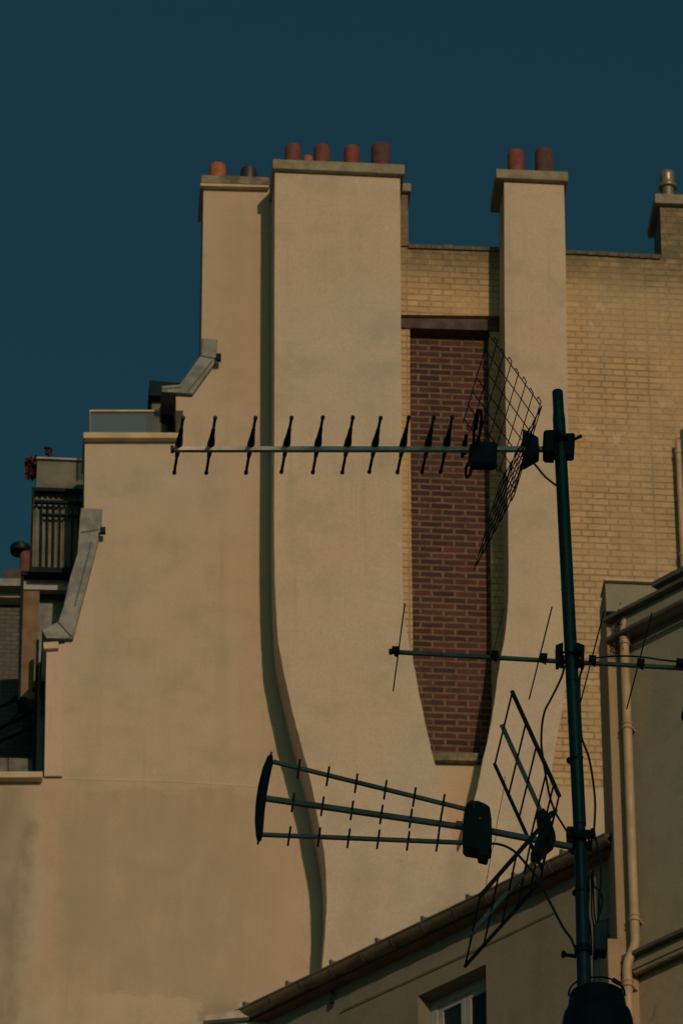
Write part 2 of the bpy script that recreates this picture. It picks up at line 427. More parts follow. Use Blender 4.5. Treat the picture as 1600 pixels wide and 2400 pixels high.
# left stack (top of the rendered wall)
m = MB(); m.pp(FA, [(471, 408), (632, 414), (632, 431), (471, 428)], -.05, TK+.04)
capl = obj('cap', m, M['moss'], wall, bevel=.01)
m = MB(); m.pp(FA, [(470, 428.5), (630, 433), (630, 438), (470, 434)], -.065, TK+.05)
obj('cap_edge', m, M['copestone'], wall)
# brick stack behind the main flue, right side
m = MB(); m.pp(FA, [(700, 440), (955, 449), (957, 575), (700, 575)], .002, .5)
bs = obj('brick_stack', m, M['brick'], A)
m = MB(); m.pp(FA, [(700, 418), (963, 428), (963, 447), (700, 440)], -.05, .55)
obj('cap', m, M['stone'], bs, bevel=.01)
def pot(px, pyt, w, ydep, z0, mat, parent, kind='plain'):
    r = w/2/240.0; p = FA.L(px, pyt, ydep-r*.9); top = p.z; base = FA.W((FA.L(px, pyt, ydep).x, ydep, z0)); h = top-z0
    m = MB()
    if kind == 'plain':
        m.lathe(base, [(r*.97, 0), (r*1.01, h*.5), (r*1.0, h-.02), (r*.97, h), (r*.80, h), (r*.78, h-.08)])
    else:
        m.lathe(base, [(r*.82, 0), (r*.82, h-.235), (r*1.16, h-.228), (r*1.27, h-.215), (r*1.27, h-.20), (r*1.15, h-.185), (r*1.0, h-.175), (r*.95, h-.10), (r*1.02, h-.09), (r*1.02, h-.055), (r*.92, h-.02), (r*.6, h)])
    return obj('chimney_pot', m, mat, parent, smooth=True)
z1 = fz(790, 378, D-.06)-.01
for px, py, w in ((686.5, 335, 39), (754.5, 336, 40), (824.5, 338, 38), (892, 331, 46)):
    pot(px, py, w, D+.12, z1-.02, M['terrared' if px == 824.5 else 'terradark' if px == 892 else 'terra'], f1)
pot(721, 362, 26, -.05, z1-.02, M['terra2'], f1)
z2 = fz(1245, 397, D-.06)-.01
pot(1208.5, 348, 42, D+.12, z2, M['terrared'], f2)
pot(1274, 345, 45, D+.12, z2, M['terradark'], f2)
z3 = fz(550, 412, -.05)-.02
pot(510, 379, 41, .10, z3, M['terra2'], wall)
pot(583, 388, 40, .10, z3, M['galv'], wall)

# ---- terrace behind the upper parapet: glass rail and dormer
m = MB(); m.pp(FA, [(212, 964), (374, 964), (374, 1030), (212, 1030)], .25, .27)
gr = obj('glass_rail', m, M['glass'], A)
m = MB(); m.pp(FA, [(210, 960), (375, 960), (375, 964), (210, 964)], .235, .285); obj('handrail', m, M['copestone'], gr)
m = MB(); m.pp(FA, [(210, 964), (213, 964), (213, 1030), (210, 1030)], .235, .285); obj('post', m, M['zinc'], gr)
m = MB(); m.pp(FA, [(352, 930), (414, 930), (414, 1060), (352, 1060)], .34, 1.2)
dm = obj('dormer', m, M['dark'], A)
m = MB(); m.pp(FA, [(350, 891), (425, 897), (425, 928), (350, 926)], .22, 1.3); obj('dormer_roof', m, M['dark'], dm)
m = MB(); m.pp(FA, [(356, 932), (378, 932), (378, 1060), (356, 1060)], .325, .338); obj('pane', m, M['greypanel'], dm)
m = MB(); m.pp(FA, [(412, 962), (429, 962), (429, 1012), (412, 1012)], -.02, .3); obj('flue_block', m, M['beam'], A)

# ---- lower terrace on the left, seen past the party wall
m = MB(); m.pp(FA, [(88, 1074), (205, 1079), (205, 1146), (84, 1143)], .75, 1.9)
tb = obj('terrace_parapet', m, M['greypanel'], A, label='grey metal clad terrace parapet')
m = MB(); m.pp(FA, [(86, 1070), (205, 1075), (205, 1079), (86, 1074)], .72, 1.95); obj('coping', m, M['whitepaint'], tb)
m = MB()
m.pp(FA, [(75, 1141), (205, 1146), (205, 1153), (75, 1149)], .62, .68)
m.pp(FA, [(71, 1328), (205, 1332), (205, 1343), (71, 1340)], .62, .68)
m.pp(FA, [(75, 1149), (80, 1149), (75, 1330), (69, 1330)], .62, .68)
rl = obj('railing', m, M['dark'], A)
m = MB(); m.pp(FA, [(80, 1170), (205, 1176), (205, 1181), (80, 1176)], .63, .67); obj('rail', m, M['dark'], rl)
m = MB(); m.pp(FA, [(100, 1202), (205, 1206), (205, 1210), (100, 1206)], .63, .67); obj('rail', m, M['dark'], rl)
for i in range(8):
    x = 97+i*14.5
    m = MB(); m.pp(FA, [(x, 1178), (x+3.2, 1178), (x+1.2-i*.3, 1330), (x-2-i*.3, 1330)], .64, .66); obj('baluster', m, M['dark'], rl)
m = MB(); m.pp(FA, [(79, 1149), (205, 1152), (200, 1338), (73, 1334)], .72, 1.6)
cl = obj('cladding_panel', m, M['greypanel'], A)
for i in range(9):
    x = 84+i*13
    m = MB(); m.pp(FA, [(x, 1151), (x+4.5, 1151), (x+2, 1334), (x-2.5, 1334)], .70, .719); obj('batten', m, M['greypanel'], cl)
# bay below
m = MB()
m.pp(FA, [(49, 1338), (205, 1342), (205, 1351), (49, 1347)], .70, 1.1)
by = obj('bay_roof', m, M['dark'], A)
m = MB(); m.pp(FA, [(54, 1348), (200, 1351), (200, 1384), (54, 1381)], .78, .86); obj('bay_fascia', m, M['whitepaint'], by)
m = MB(); m.pp(FA, [(51, 1381), (93, 1382), (84, 1640), (46, 1632)], .80, 1.1); obj('bay_post', m, M['board'], A)
m = MB(); m.pp(FA, [(49, 1347), (56, 1347), (48, 1640), (42, 1640)], .72, 1.15); obj('bay_jamb', m, M['dark'], A)
m = MB(); m.pp(FA, [(85, 1382), (210, 1382), (200, 1640), (78, 1640)], .95, 2.0); obj('bay_wall', m, M['zinc'], A)
m = MB(); m.pp(FA, [(84, 1560), (107, 1540), (107, 1815), (78, 1815)], .55, .60); obj('window_strip', m, M['glassdark'], A)
m = MB(); m.pp(FA, [(85, 1500), (92, 1498), (84, 1812), (77, 1812)], .52, .62); obj('window_frame', m, M['dark'], A)
for a, b in (((-60, 1680), (84, 1618)), ((-60, 1735), (84, 1660)), ((-60, 1760), (80, 1700))):
    m = MB(); m.tube([FA.W(FA.L(*a, 1.4)), FA.W(FA.L(*b, .8))], .03, 8); obj('roof_batten', m, M['dark'], A)
m = MB(); m.pp(FA, [(-200, 1600), (90, 1590), (90, 1850), (-200, 1850)], 1.5, 3.0); obj('lower_roof', m, M['slate'], A)
m = MB(); m.pp(FA, [(-200, 1775), (18, 1777), (18, 1860), (-200, 1860)], .62, .7); obj('terrace_panel', m, M['zincdark'], A)
m = MB(); m.pp(FA, [(20, 1777), (76, 1779), (76, 1860), (20, 1860)], .62, .7); obj('terrace_panel', m, M['zincdark'], A)

# ---- red flowers on the terrace
def plant(px, py, ydep, rad, n, label):
    t = thing('flowering_plant', label, 'plant', FA.W(FA.L(px, py, ydep)), PSI)
    c = FA.L(px, py, ydep); m = MB(); k = MB(); st = MB()
    for i in range(n):
        G = lambda s_: max(-1.6, min(1.6, random.gauss(0, 1)))*s_
        p = Vector((c.x+G(rad*.45), ydep+G(rad*.4), c.z+G(rad*.8)))
        dst = m if random.random() < .75 else k
        q = FA.W(p)
        for j in range(3):
            a = Vector((random.uniform(-1, 1), random.uniform(-1, 1), random.uniform(-1, 1))).normalized()
            b = a.cross(Vector((random.uniform(-1, 1), .3, random.uniform(-1, 1)))).normalized(); s_ = .016+random.random()*.016
            dst.add([q-a*s_, q+b*s_, q+a*s_, q-b*s_], [[0, 1, 2, 3]])
        if i % 4 == 0: st.tube([q, FA.W((c.x+.05, ydep, c.z-rad*.9))], .003, 4)
    obj('petals', m, M['red'], t); obj('foliage', k, M['leaf'], t); obj('stems', st, M['leaf'], t)
plant(76, 1100, .95, .09, 90, 'red flowering plant spilling over the left edge of the grey terrace parapet')
plant(112, 1060, 1.0, .035, 16, 'single small red bloom standing above the grey terrace parapet')

# ================================================================== YELLOW BRICK BUILDING
B = thing('brick_building', 'yellow brick party wall rising behind and right of the rendered chimneys', 'building', FA.W((4, 0, 0)), PSI)
B.location = FA.o + FA.u*0.0 + FA.n*.0
m = MB()
m.pp(FA, [(956, 579), (1250, 588), (1250, 741), (956-20, 737), (936, 579)], .004, .45)
bw = obj('brick_wall', m, M['brick'], B)
m = MB(); m.pp(FA, [(1250.5, 588), (1545, 603), (1900, 620), (1900, 1900)]+[p for i in range(9) for p in ((1500-i*28, 1874-(12 if i % 2 else 0)), (1500-i*28-27, 1873-(12 if i % 2 else 0)))]+[(1250.5, 1864)], .004, .45)
bw2 = obj('brick_wall', m, M['brick'], B)
for x0, x1, ya, yb in ((957, 1249, 571, 581), (1251, 1549, 580, 597)):
    m = MB(); 
    n = 11 if x0 < 1000 else 12
    for i in range(n):
        a = x0+(x1-x0)*i/n; b = x0+(x1-x0)*(i+.94)/n; da = ya+(yb-ya)*i/n; j = random.uniform(-1.2, 1.2)
        m.pp(FA, [(a, da+j), (b, da+j+.7), (b, da+9), (a, da+8.6)], -.02, .48)
    obj('wall_coping', m, M['grimy'], bw if x0 < 1000 else bw2)
m = MB(); m.pp(FA, [(930, 771), (960, 771), (961, 1000), (964, 1300), (967, 1480), (967, 1786), (930, 1786)], .004, .17)
obj('brick_jamb', m, M['brick'], B)
m = MB(); m.pp(FA, [(1147, 777), (1251, 779), (1251, 1792), (1158, 1788), (1154, 1500), (1150, 1200)], .004, .17)
obj('brick_jamb', m, M['brick'], B)
m = MB(); m.pp(FA, [(930, 739), (1250, 750), (1250, 777), (930, 767)], .045, .43)
obj('lintel', m, M['beam'], B, bevel=.004)
m = MB(); m.pp(FA, [(930, 735), (1250, 741), (1250, 749), (930, 741)], .10, .44)  # dark strip standing in for the recess shade above the lintel
obj('lintel_recess_shade', m, M['dark'], B)
m = MB(); m.pp(FA, [(930, 745), (1252, 750), (1252, 1792), (930, 1790)], .18, .41)
obj('brick_panel', m, M['redbrick'], B, label='dark red brick infill in a tall niche')
m = MB(); m.pp(FA, [(985, 1763), (1123, 1765), (1121, 1784), (985, 1781)], -.07, .17)
obj('sill', m, M['moss'], B, bevel=.008)
# right chimney
m = MB(); m.pp(FA, [(1546, 474), (1720, 482), (1724, 615), (1550, 604)], .001, .5)
cs = obj('chimney_stack', m, M['brick'], B)
m = MB(); m.pp(FA, [(1534, 452), (1735, 460), (1735, 482), (1534, 474)], -.06, .55); obj('cap', m, M['stone'], cs, bevel=.01)
pot(1562, 391, 37, .12, fz(1560, 452, -.06)-.02, M['steelcowl'], cs, 'cowl')
# downpipes on the brick wall
for px, r, mt, y0 in ((1591, .030, 'pipe', 1032), (1606, .045, 'zinc', 1010)):
    m = MB(); a = FA.L(px-3, y0, -.09); b = FA.L(px+11, 1900, -.09)
    m.tube([FA.W(a), FA.W(Vector((a.x, -.09, b.z)))], r, 14)
    o = obj('rain_pipe', m, M[mt], B, smooth=True)
    for py in (1060, 1300):
        m = MB(); q = FA.L(px, py, -.09); m.lathe(FA.W((a.x, -.09, q.z)), [(r+.008, -.02), (r+.008, .02)], 14)
        obj('pipe_collar', m, M[mt], o, smooth=True)

# ================================================================== LOWER BUILDING with gutter
g0 = FA.W(FA.L(579, 2378, -1.25)); ZG = g0.z
g1 = onZ(1420, 1975, ZG)
dr = (g1-g0); PHI = math.atan2(dr.y, dr.x)
print('depth', (g1-FA.o).dot(FA.n)); print('PHI', math.degrees(PHI), 'g0', g0, 'g1', g1)
FC = Frame((g0.x, g0.y), PHI)      # plane through the gutter's centre line
Cb = thing('house', 'low dull brown house with long sloping-away gutter and one window under the eave', 'building', FC.o, PHI)
LEN = dr.length
def inC(px, py, y=0): return FC.L(px, py, y)
e = -.9; LE = LEN+.05
m = MB(); r = .066
# half-round gutter
prof = [(math.cos(math.pi+math.pi*i/12)*r, math.sin(math.pi+math.pi*i/12)*r) for i in range(13)]
prof += [(r-.012, 0)]+[(math.cos(2*math.pi-math.pi*i/12)*(r-.01), math.sin(2*math.pi-math.pi*i/12)*(r-.01)) for i in range(1, 12)]+[(-r+.012, 0)]
vs = []; n = len(prof)
for s_ in (e, LE):
    for (yy, zz) in prof: vs.append(FC.W((s_, yy, ZG+zz+.03)))
m.add(vs, [[i, (i+1) % n, n+(i+1) % n, n+i] for i in range(n)]+[list(range(n)), list(range(2*n-1, n-1, -1))])
gut = obj('gutter', m, M['gutter'], Cb, smooth=True)
m = MB(); m.tube([FC.W((e, -r, ZG+.035)), FC.W((LE, -r, ZG+.035))], .012, 8); obj('gutter_bead', m, M['gutter'], gut, smooth=True)
sp_ = inC(644, 2352).x-inC(575, 2382).x
k = -2
while k*sp_ < LE:
    s0 = k*sp_+inC(575, 2382).x
    if s0 > e:
        m = MB(); pts = [FC.W((s0, math.cos(math.pi+math.pi*i/10)*(r+.006), ZG+.03+math.sin(math.pi+math.pi*i/10)*(r+.006))) for i in range(11)]
        for a, b in zip(pts, pts[1:]): m.bar(a, b, .012, .006, up=Vector((0, 0, 1)) if abs((b-a).normalized().z) < .9 else FC.n)
        obj('gutter_bracket', m, M['zincdark'], gut)
    k += 1
for px, py in ((575, 2366), (675, 2322), (778, 2274), (885, 2222), (992, 2172), (1098, 2121), (1205, 2070), (1318, 2018)):
    q = inC(px, py+8, -r*.6); m = MB()
    m.bar(FC.W((q.x, -.055, ZG+.03)), FC.W((q.x, -.055, ZG+.095)), .026, .02, up=FC.n)
    m.bar(FC.W((q.x, -.055, ZG+.085)), FC.W((q.x+.05, .0, ZG+.075)), .012, .012)
    obj('gutter_hook', m, M['zincdark'], gut)
m = MB(); m.box(FC, e, LE, .055, .175, ZG-.045, ZG-.015); obj('eave_board', m, M['eave'], Cb)
m = MB(); m.add([FC.W((e, .0, ZG+.07)), FC.W((LE, .0, ZG+.07)), FC.W((LE, 1.3, ZG+.45)), FC.W((e, .35, ZG+.17)),
                 FC.W((e, .0, ZG+.04)), FC.W((LE, .0, ZG+.04)), FC.W((LE, 1.3, ZG+.42)), FC.W((e, .35, ZG+.14))],
                [[0, 1, 2, 3], [7, 6, 5, 4], [0, 4, 5, 1], [1, 5, 6, 2], [2, 6, 7, 3], [3, 7, 4, 0]])
obj('roof', m, M['zinc'], Cb)
WY = .17
wl = FC.L(979, 2332, WY); wr = FC.L(1138, 2264, WY)
wx0, wx1, wzt = wl.x, wr.x, (wl.z+wr.z)/2
wzb = wzt-1.35
zt = ZG-.045
m = MB()
m.box(FC, e, wx0, WY, WY+.35, 0, zt); m.box(FC, wx1, LE, WY, WY+.35, 0, zt)
m.box(FC, wx0, wx1, WY, WY+.35, wzt, zt); m.box(FC, wx0, wx1, WY, WY+.35, 0, wzb)
lw = obj('wall', m, M['lowwall'], Cb)
print('window', wx0, wx1, wl.z, wr.z)
m = MB(); WD = WY+.16; fw = .075
m.box(FC, wx0, wx0+fw, WD, WD+.06, wzb, wzt); m.box(FC, wx1-fw, wx1, WD, WD+.06, wzb, wzt)
m.box(FC, wx0+fw, wx1-fw, WD, WD+.06, wzt-fw, wzt); m.box(FC, wx0+fw, wx1-fw, WD, WD+.06, wzb, wzb+fw)
win = obj('window', m, M['winpaint'], Cb, bevel=.004)
xm = (wx0+wx1)/2
for a, b in ((wx0+fw, xm-.004), (xm+.004, wx1-fw)):
    m = MB(); s_ = .055; y0 = WD+.012; y1 = WD+.05
    m.box(FC, a, a+s_, y0, y1, wzb+fw, wzt-fw); m.box(FC, b-s_, b, y0, y1, wzb+fw, wzt-fw)
    m.box(FC, a+s_, b-s_, y0, y1, wzt-fw-s_, wzt-fw); m.box(FC, a+s_, b-s_, y0, y1, wzb+fw, wzb+fw+s_)
    obj('sash', m, M['winpaint'], win, bevel=.004)
    m = MB(); m.box(FC, a+s_, b-s_, WD+.03, WD+.036, wzb+fw+s_, wzt-fw-s_); obj('pane', m, M['glassdark'], win)
m = MB(); m.box(FC, wx0-.08, wx1+.08, WY-.03, WY+.14, wzb-.06, wzb-.002); obj('sill', m, M['stone'], Cb)
# cord fixed along the wall, small dark bracket hanging under the eave
m = MB(); m.tube([FC.W(FC.L(800, 2368, WY-.02)), FC.W(FC.L(960, 2295, WY-.02)), FC.W(FC.L(1110, 2226, WY-.02)), FC.W(FC.L(1300, 2135, WY-.02))], .007, 6)
obj('wall_cord', m, M['towerwall'], Cb)
a = FC.L(779, 2322, .13); m = MB(); m.bar(FC.W((a.x, .13, a.z)), FC.W((a.x, .13, a.z-.13)), .03, .03, up=FC.n); obj('hanging_bracket', m, M['dark'], Cb)
# little pale ledge where the gutter meets the party wall
m = MB(); m.pp(FA, [(478, 2382), (560, 2368), (585, 2366), (585, 2384), (478, 2393)], -1.28, -.02); led = obj('flat_ledge', m, M['ledge'], Cb)
m = MB(); m.pp(FA, [(486, 2396), (640, 2396), ('g', 640, 2396), ('g', 486, 2396)], -1.2, -.03); obj('return_wall', m, M['whitepaint'], Cb)

# ================================================================== TOWER at the right
p0 = FC.W((LEN-.02, -.24, 0)); FT = Frame((p0.x, p0.y), PSI)   # front plane of its narrow pier
T = thing('corner_building', 'grey brown corner building with tan drainpipe and zinc edged roof at the right', 'building', FT.o, PSI)
m = MB(); m.pp(FT, [(1424, 1437), (1484, 1440), ('g', 1510, 2400), ('g', 1447.6, 2400)], 0, .42)
# keep the pier's sides upright
q0 = FT.L(1425, 1600); q1 = FT.L(1471, 1600); zt_ = FT.L(1424, 1437).z
m = MB(); m.box(FT, q0.x, q1.x, 0, .55, 0, zt_); obj('pier', m, M['towerpier'], T, bevel=.01)
ql = FT.L(1422, 2200, -.06); qr = FT.L(1452, 2200, -.06)
m = MB(); m.box(FT, ql.x, qr.x, -.06, .45, 0, ql.z); obj('pier_base', m, M['towerpier'], T, bevel=.01)
# zinc parapet block
a = FT.L(1418, 1366, -.03); b = FT.L(1600, 1366, -.03); c_ = FT.L(1421, 1436, -.03)
m = MB(); m.box(FT, a.x, b.x, -.03, .40, c_.z, a.z); pb = obj('parapet', m, M['towerwall'], T)
a2 = FT.L(1415, 1356, -.07)
m = MB(); m.box(FT, a2.x, b.x, -.07, .22, a.z+.001, a2.z+.01); obj('coping', m, M['copestone'], pb, bevel=.006)
m = MB(); m.box(FT, a.x+.002, FT.L(1452, 1436).x, -.045, .42, c_.z-.015, c_.z+.008); obj('drip_edge', m, M['dark'], pb)
# oblique wall
r0 = FT.W((q1.x, .02, 0)); FO = Frame((r0.x, r0.y), PHI)
LO = 4.5
cu0 = FO.L(1500, 1420, -.12); cu1 = FO.L(1590, 1371, -.12); cl0 = FO.L(1500, 1463, -.12); cl1 = FO.L(1590, 1416, -.12)
zc1 = (cu0.z+cu1.z)/2; zc0 = (cl0.z+cl1.z)/2
print('tower cornice', cu0.z, cu1.z, cl0.z, cl1.z)
zs = FO.L(1540, 2240, 0).z
m = MB(); m.box(FO, 0, LO, 0, .35, zs, zc1-.02); tw = obj('wall', m, M['towerwall'], T)
m = MB(); m.box(FO, 0, LO, 0, .35, 0, zs-.001); obj('base_wall', m, M['stained'], T)
m = MB(); m.box(FO, -.05, LO, -.12, .0, zc0, zc1-.03); obj('cornice', m, M['towerwall'], T)
m = MB(); m.box(FO, -.10, LO, -.19, .1, zc1-.028, zc1+.005); obj('roof_edge', m, M['zincdark'], T)
m = MB(); m.tube([FO.W((-.08, -.15, zc0-.02)), FO.W((LO, -.15, zc0-.02))], .027, 10); obj('cornice_moulding', m, M['zincdark'], T, smooth=True)
s0 = FO.L(1532, 1378, -.05)
m = MB(); m.box(FO, s0.x, LO, -.08, .25, s0.z, s0.z+.045); obj('roof_tiles', m, M['zincdark'], T)
# stepped upper wall behind roof edge
m = MB(); m.box(FO, s0.x+.06, LO, .0, .3, zc1+.006, s0.z); obj('attic_wall', m, M['towerwall'], T)
sa = FO.L(1540, 2213, -.10); sb = FO.L(1540, 2246, -.10)
m = MB(); m.box(FO, -.02, LO, -.10, .0, sb.z, sa.z-.035); obj('string_course', m, M['towerwall'], T)
m = MB(); m.box(FO, -.04, LO, -.16, .0, sa.z-.034, sa.z); obj('string_course_edge', m, M['zincdark'], T)
m = MB(); m.tube([FO.W((.02, -.06, sb.z-.015)), FO.W((LO, -.06, sb.z-.015))], .028, 10); obj('string_course_moulding', m, M['towerwall'], T, smooth=True)
# body behind
m = MB(); bk = [FO.W((0.05, .36, 0)), FO.W((LO, .36, 0)), FO.W((LO, 3, 0)), FO.W((2.2, 3, 0))]
zz = zc1-.1
m.add(bk+[p+Vector((0, 0, zz)) for p in bk], [[0, 1, 2, 3], [7, 6, 5, 4], [0, 1, 5, 4], [1, 2, 6, 5], [2, 3, 7, 6], [3, 0, 4, 7]])
obj('rear_wing', m, M['towerwall'], T)
# drain pipe with collars and an offset bend
cy = -.10
def tp(px, py): return FT.L(px, py, cy)
top = tp(1463, 1478); bend = tp(1475, 2215); b2 = tp(1463, 2262); low = tp(1470, 2400)
xs = tp(1467, 1640).x
z_b = bend.z; z_b2 = b2.z; x2 = xs-.075
path = [(xs, cy, top.z), (xs, cy, z_b+.03), (xs-.012, cy, z_b-.03), (x2+.012, cy, z_b2+.03), (x2, cy, z_b2-.04), (x2, cy, 0)]
m = MB(); m.tube([FT.W(p) for p in path], .040, 18); dp = obj('drainpipe', m, M['pipe'], T, smooth=True)
for py, x in ((1487, xs), (1505, xs), (1703, xs), (2153, xs), (2307, x2)):
    z = tp(1465, py).z; m = MB()
    m.lathe(FT.W((x, cy, z)), [(.040, -.035), (.050, -.03), (.050, -.015), (.043, -.01), (.043, .01), (.050, .015), (.050, .03), (.040, .035)], 18)
    m.bar(FT.W((x+.04, cy+.02, z)), FT.W((x+.10, 0.02, z)), .02, .02)
    obj('pipe_collar', m, M['pipe'], dp, smooth=True)
# hopper elbow + stain lichen clump at the top
m = MB(); m.tube([FT.W((xs, cy, top.z)), FT.W((xs, cy-.01, top.z+.05)), FT.W((xs+.015, cy-.02, top.z+.12))], [.042, .036, .03], 14)
obj('pipe_elbow', m, M['pipe'], dp, smooth=True)
m = MB()
for i in range(900):
    g_ = random.random(); a = FT.L(random.gauss(1454-8*g_, 4+5*g_), 1432+95*g_+random.gauss(0, 5), random.uniform(-.16, -.01)); q = FT.W(a)
    u_ = Vector((random.uniform(-1, 1), random.uniform(-1, 1), random.uniform(-1, 1))).normalized(); w_ = u_.cross(Vector((.3, .2, 1))).normalized(); s_ = random.uniform(.004, .014)
    m.add([q-u_*s_, q+w_*s_*.6, q+u_*s_, q-w_*s_*.6], [[0, 1, 2, 3]])
ms = obj('weed_clump', m, M['weed'], at=FT.W((q0.x, -.05, FT.L(1450, 1475).z))); tag(ms, 'dark dry weeds growing beside the top of the tan drainpipe', 'weeds')

# ================================================================== FAR HOUSE on the left
H = thing('far_house', 'distant slate roofed house with pale cornice at the left edge', 'building', FA.W((-4.5, 6, 0)), PSI)
m = MB(); m.pp(FA, [(-200, 1400), (75, 1400), (75, 1760), (-200, 1760)], 6.0, 6.3); obj('slate_roof', m, M['slate'], H)
m = MB(); m.pp(FA, [(-200, 1354), (70, 1356), (70, 1373), (-200, 1371)], 5.7, 6.4); obj('cornice', m, M['zinc'], H)
m = MB(); m.pp(FA, [(-200, 1376), (70, 1378), (70, 1400), (-200, 1398)], 5.85, 6.3); obj('frieze', m, M['copestone'], H)
m = MB(); m.pp(FA, [(9, 1334), (70, 1334), (70, 1370), (9, 1370)], 6.3, 6.8); cf = obj('chimney_stack', m, M['beam'], H)
pb_ = FA.L(58, 1336, 6.5); pt_ = FA.L(58, 1290, 6.5)
m = MB(); m.lathe(FA.W((pb_.x, 6.5, pb_.z-.1)), [(.065, 0), (.06, pt_.z-pb_.z+.1)], 18); obj('chimney_pot', m, M['terra'], cf, smooth=True)
cq = FA.L(52, 1286, 6.5)
m = MB(); m.lathe(FA.W((cq.x-.02, 6.5, cq.z)), [(.05, -.07), (.11, -.055), (.115, -.02), (.115, .02), (.09, .045), (.04, .065)], 20); obj('cowl', m, M['blk'], cf, smooth=True)
# lower storeys of the far house
m = MB(); m.pp(FA, [(-200, 1762), (75, 1762), ('g', 75, 1762), ('g', -200, 1762)], 6.05, 6.3); obj('wall', m, M['towerwall'], H)

# ================================================================== ANTENNAS
YP = 10.0
def P(px, py, dy=0.0): return onY(px, py, YP+dy)
PXM = (P(801, 1200)-P(800, 1200)).length   # metres per pixel at the mast
print('m/px', PXM)
ED = Vector((-math.sin(R(6.4)), math.cos(R(6.4)), 0))   # elements run this way, away from the camera

# ---- mast
mast = thing('antenna_mast', 'dark green steel mast carrying three television aerials', 'mast', P(1370, 2330, 0))
m = MB()
mt0 = P(1306, 916); mt1 = P(1308, 975); mt1b = P(1309, 985); mt2 = P(1358, 1935)
def lrp(a, b, t): return a+(b-a)*t
m.tube([mt0+Vector((0, 0, -.001)), lrp(mt0, mt2, .003), lrp(mt0, mt2, .05), lrp(mt0, mt2, .068), mt2], [.0115, .0130, .0132, .0150, .0150], 28)
obj('upper_tube', m, M['mast'], mast, smooth=True)
m = MB(); m.tube([P(1358, 1928), P(1359, 1956)], .0125, 24); obj('coupling', m, M['mastlow'], mast, smooth=True)
m = MB(); m.tube([P(1359, 1950), P(1370, 2360)], [.0145, .0165], 28); obj('lower_tube', m, M['mastlow'], mast, smooth=True)
for y in (1395, 1610, 1700):
    t_ = (y-916)/(1935-916); m = MB(); c = lrp(mt0, mt2, t_); m.tube([c, c+(mt2-mt0).normalized()*.004], .0156, 24); obj('weld_ring', m, M['mast'], mast, smooth=True)
m = MB(); m.tube([P(1366, 2221), P(1366.5, 2237)], .020, 24); col_ = obj('collar', m, M['blk'], mast, smooth=True)
for py_ in (1810, 2110):
    c_m = lrp(P(1306, 916), P(1370, 2360), (py_-916)/(2360-916)); m = MB(); m.tube([c_m-Vector((0, 0, .002)), c_m+Vector((0, 0, .002))], .0172, 22)
    m.bar(c_m+Vector((.015, -.006, 0)), c_m+Vector((.021, -.012, .003)), .003, .003); obj('cable_tie', m, M['blk'], mast)
m = MB(); m.tube([P(1349, 2243, -.012), P(1322, 2238, -.02)], .0045, 8); m.tube([P(1323, 2238, -.02), P(1317, 2237, -.022)], .0085, 6); obj('bolt', m, M['blk'], mast)
m = MB(); m.tube([P(1396, 2230, .03), P(1398, 2365, .03)], .0075, 14); obj('side_tube', m, M['alud'], mast, smooth=True)

# helper: antenna root at its boom
def antenna(label, loc): return thing('television_antenna', label, 'antenna', loc, 0, 'television aerials on the mast')

# ---- antenna 1: long boom, mesh reflector
bl = P(403, 1053, -.10); br = P(1290, 1053, 0)
A1 = antenna('topmost long aerial with ten short rods and a wire mesh corner reflector', br)
m = MB(); m.bar(bl, br, .0112, .0112); obj('boom', m, M['alu'], A1, bevel=.0008)
m = MB(); m.bar(bl-Vector((.003, 0, 0)), bl+Vector((.004, 0, 0)), .0135, .0135); obj('end_cap', m, M['blk'], A1)
els = [(429.5, 977, 408, 1110), (504.6, 977, 483, 1110), (599, 977, 576, 1110), (683.5, 977, 659, 1108), (756.6, 976, 732.5, 1109), (827, 976, 801.5, 1109),
       (892, 977.5, 864.7, 1108), (958, 976, 930.8, 1109), (1016.7, 976, 988, 1108), (1060, 976, 1031.8, 1108)]
def Yb(px): return -.10*(1290-px)/887.0
for x0, y0, x1, y1 in els:
    mx, my = (x0+x1)/2, (y0+y1)/2; yb = Yb(mx); L = 133/ (12000*.571/12.06)
    a = P(x0, y0, yb-L/2); b = P(x1, y1, yb+L/2); d = (b-a).normalized(); c = (a+b)/2
    m = MB(); m.tube([a, a+d*.001, a+d*.007, a+d*.009, b-d*.009, b-d*.007, b-d*.001, b], [.0034, .0048, .0050, .0035, .0035, .0050, .0048, .0034], 12)
    rod = obj('director_rod', m, M['rod'], A1, smooth=True)
    m = MB(); m.tube([c-d*.070, c-d*.068, c-d*.045, c-d*.012, c+d*.014, c+d*.020, c+d*.046, c+d*.048], [.003, .0045, .0055, .0088, .0088, .0062, .0048, .003], 12)
    obj('insulator', m, M['blk'], rod, smooth=True)
m = MB(); a = P(1092.7, 1018, -.065); b = P(1083, 1072, .03); m.tube([a, a+(b-a)*.03, b-(b-a)*.03, b], [.003, .0045, .0045, .003], 12)
rod = obj('director_rod', m, M['rod'], A1, smooth=True)
m = MB(); m.bar(P(1089, 1036, -.03), P(1086, 1062, .01), .012, .012); obj('insulator', m, M['blk'], rod)
